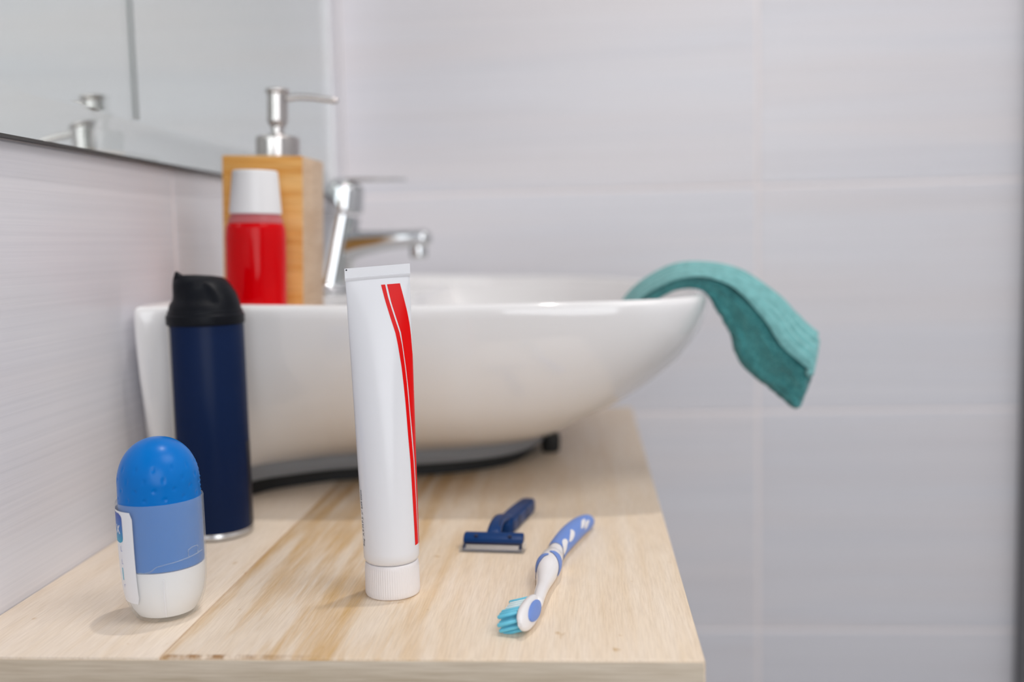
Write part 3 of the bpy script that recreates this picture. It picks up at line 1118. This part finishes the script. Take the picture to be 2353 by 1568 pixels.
for s_ in (.16, .36, .56, .76):
    v, f = hnd.patch(s_, s_ + .02, math.radians(50), math.radians(140), .0003, 2, 10)
    mesh('grip_ring', v, f, M['razor_dark'], rz, fix=False)

# ------------------------------------------------------------------ toothbrush
tb = thing('toothbrush', 'white and blue toothbrush lying near the right edge of the counter', 'toothbrush', (.305, .60, 0))
ob = Vector((.305, .60, 0))
bp = [(.3002, .5330, .0075, .0030, .0034), (.3012, .548, .0078, .0034, .0036), (.3022, .563, .0072, .0040, .0042), (.3030, .578, .0068, .0056, .0056), (.3037, .590, .0074, .0070, .0070),
      (.3044, .600, .0074, .0073, .0073), (.3054, .610, .0070, .0068, .0068), (.3066, .619, .0062, .0058, .0060), (.3095, .637, .0064, .0059, .0062), (.3145, .658, .0068, .0064, .0066),
      (.3205, .679, .0066, .0061, .0064), (.3255, .694, .0058, .0053, .0056), (.3280, .7015, .0050, .0042, .0045)]
br = Sweep([(x - ob.x, y - ob.y, z, a, b) for x, y, z, a, b in bp], 10)
v, f = br.body(40)
mesh('handle', v, f, M['brush_white'], tb)


def rad(d):
    return math.radians(d)


gs = .620


def grip_row(j, nph=28, ns=40):
    u = j / nph
    row = []
    for i in range(ns + 1):
        q = i / ns
        st = gs - .045 * u + .02 * math.sin(PI * u)      # slanting lower edge
        s = st + (.995 - st) * q
        lo = -95 + 58 * math.sin(PI * min(1, max(0, (s - gs + .03) / (.90 - gs + .03)))) ** .8
        row.append(br.S(s, rad(lo + (130 - lo) * u), .00035))
    return row


v, f = sheet([grip_row(j) for j in range(29)])
gp = mesh('grip', v, f, M['brush_blue'], tb, fix=False)
gp['label'] = 'periwinkle blue rubber grip'
# rounded blue tip
tip = []
k_ = br.n - 1
for q in (0, 30, 55, 75, 89):
    c, s = math.cos(rad(q)), math.sin(rad(q))
    tip.append([br.c[k_] + (br.S(1.0, 2 * PI * j / 40, .00035) - br.c[k_]) * c + br.F[k_][0] * .0040 * s for j in range(40)])
tip.insert(0, [br.S(.955, 2 * PI * j / 40, .00035) for j in range(40)])
v, f = loft(tip, cap0=False)
mesh('grip_tip', v, f, M['brush_blue'], tb)
# white flecks in the grip
def curl(pts, width, off, name, material, label):
    """leaf-shaped sheet along pts of (s, degrees)"""
    line = cr([(p[0], p[1] / 900, 0) for p in pts], 6)
    rows = []
    for i, p in enumerate(line):
        t_ = (line[min(i + 1, len(line) - 1)] - line[max(i - 1, 0)]).normalized()
        w_ = width * math.sin(PI * (.04 + .92 * i / (len(line) - 1))) ** .8
        nrm = Vector((-t_.y, t_.x, 0))
        rows.append([br.S((p + nrm * w_ * k / 3).x, rad((p + nrm * w_ * k / 3).y * 900), off) for k in range(-3, 4)])
    v_, f_ = sheet(rows)
    mesh(name, v_, f_, material, tb, fix=False)['label'] = label


for pts, wd in (([(.585, 78), (.625, 62), (.655, 44), (.664, 62)], .020), ([(.680, 64), (.705, 60), (.728, 46), (.735, 28)], .015),
                ([(.790, 64), (.812, 56), (.835, 42), (.858, 36)], .013), ([(.815, 80), (.835, 73), (.858, 60), (.885, 57)], .013)):
    curl(pts, wd, .0006, 'grip_fleck', M['brush_white'], 'white fleck in the blue grip')
curl([(.425, 2), (.420, 34), (.395, 66), (.345, 92), (.290, 108)], .036, .0004, 'collar_crescent', M['brush_blue'], 'blue crescent round the collar')
curl([(.375, 2), (.368, -32), (.340, -60), (.295, -84), (.245, -102)], .036, .0004, 'collar_crescent', M['brush_blue'], 'blue crescent round the collar')
# head
Lx = Vector((.20, .98, 0)).normalized()
Nx = Vector((.93, -.19, .30)).normalized()
Vx = Lx.cross(Nx)
Vx = -Vx if Vx.z < 0 else Vx
Nx = Vx.cross(Lx)
Nx = -Nx if Nx.x < 0 else Nx
hc = Vector((.2965, .5185, .0076)) - ob
rings = []
for i in range(25):
    l = -1 + 2 * i / 24
    k = max(.02, (1 - abs(l) ** 2.6)) ** .42
    if l > .55:
        k = max(k, .55)
    ring = []
    for j in range(32):
        th = 2 * PI * j / 32
        c, s = math.cos(th), math.sin(th)
        ring.append(hc + Lx * l * .0185 + Vx * (.0066 * k * math.copysign(abs(c) ** .8, c)) + Nx * (.0030 * max(k, .35) * math.copysign(abs(s) ** .7, s)))
    rings.append(ring)
v, f = loft(rings)
mesh('head', v, f, M['brush_white'], tb)
pad = []
for rr, h in ((1.0, .0028), (.97, .0034), (.85, .0037), (.4, .0038), (.02, .0038)):
    pad.append([hc + Lx * (.0118 * rr * math.cos(2 * PI * j / 40) + .001) + Vx * (.0044 * rr * math.sin(2 * PI * j / 40)) + Nx * h for j in range(40)])
v, f = loft(pad)
mesh('tongue_pad', v, f, M['brush_blue'], tb)['label'] = 'blue oval pad on the back of the head'
# bristles: one tuft per hole, all sharing two meshes
tuft = {}
for key, ln_ in (('bristle_cyan', .0108), ('bristle_pale', .0096)):
    rings = [[Vector((r_ * math.cos(2 * PI * j / 10), r_ * math.sin(2 * PI * j / 10), z)) for j in range(10)] for r_, z in ((.00095, 0), (.00105, ln_ * .6), (.00115, ln_ * .94), (.0007, ln_))]
    v, f = loft(rings)
    me = D.meshes.new('bristle_tuft')
    me.from_pydata([tuple(p) for p in v], [], f)
    me.materials.append(M[key])
    me.shade_smooth()
    tuft[key] = me
rot = (-Nx).to_track_quat('Z', 'Y')
for i in range(9):
    for j in range(4):
        l = -.0148 + .0296 * i / 8
        q = -.0045 + .0030 * j
        if abs(i - 4) == 4 and j in (0, 3):
            continue
        key = 'bristle_cyan' if i in (0, 1, 2, 3, 7) else 'bristle_pale'
        o = D.objects.new('bristle_tuft', tuft[key])
        COL.objects.link(o)
        o.parent = tb
        o.location = hc + Lx * l + Vx * q - Nx * .0022
        o.rotation_mode = 'QUATERNION'
        o.rotation_quaternion = rot
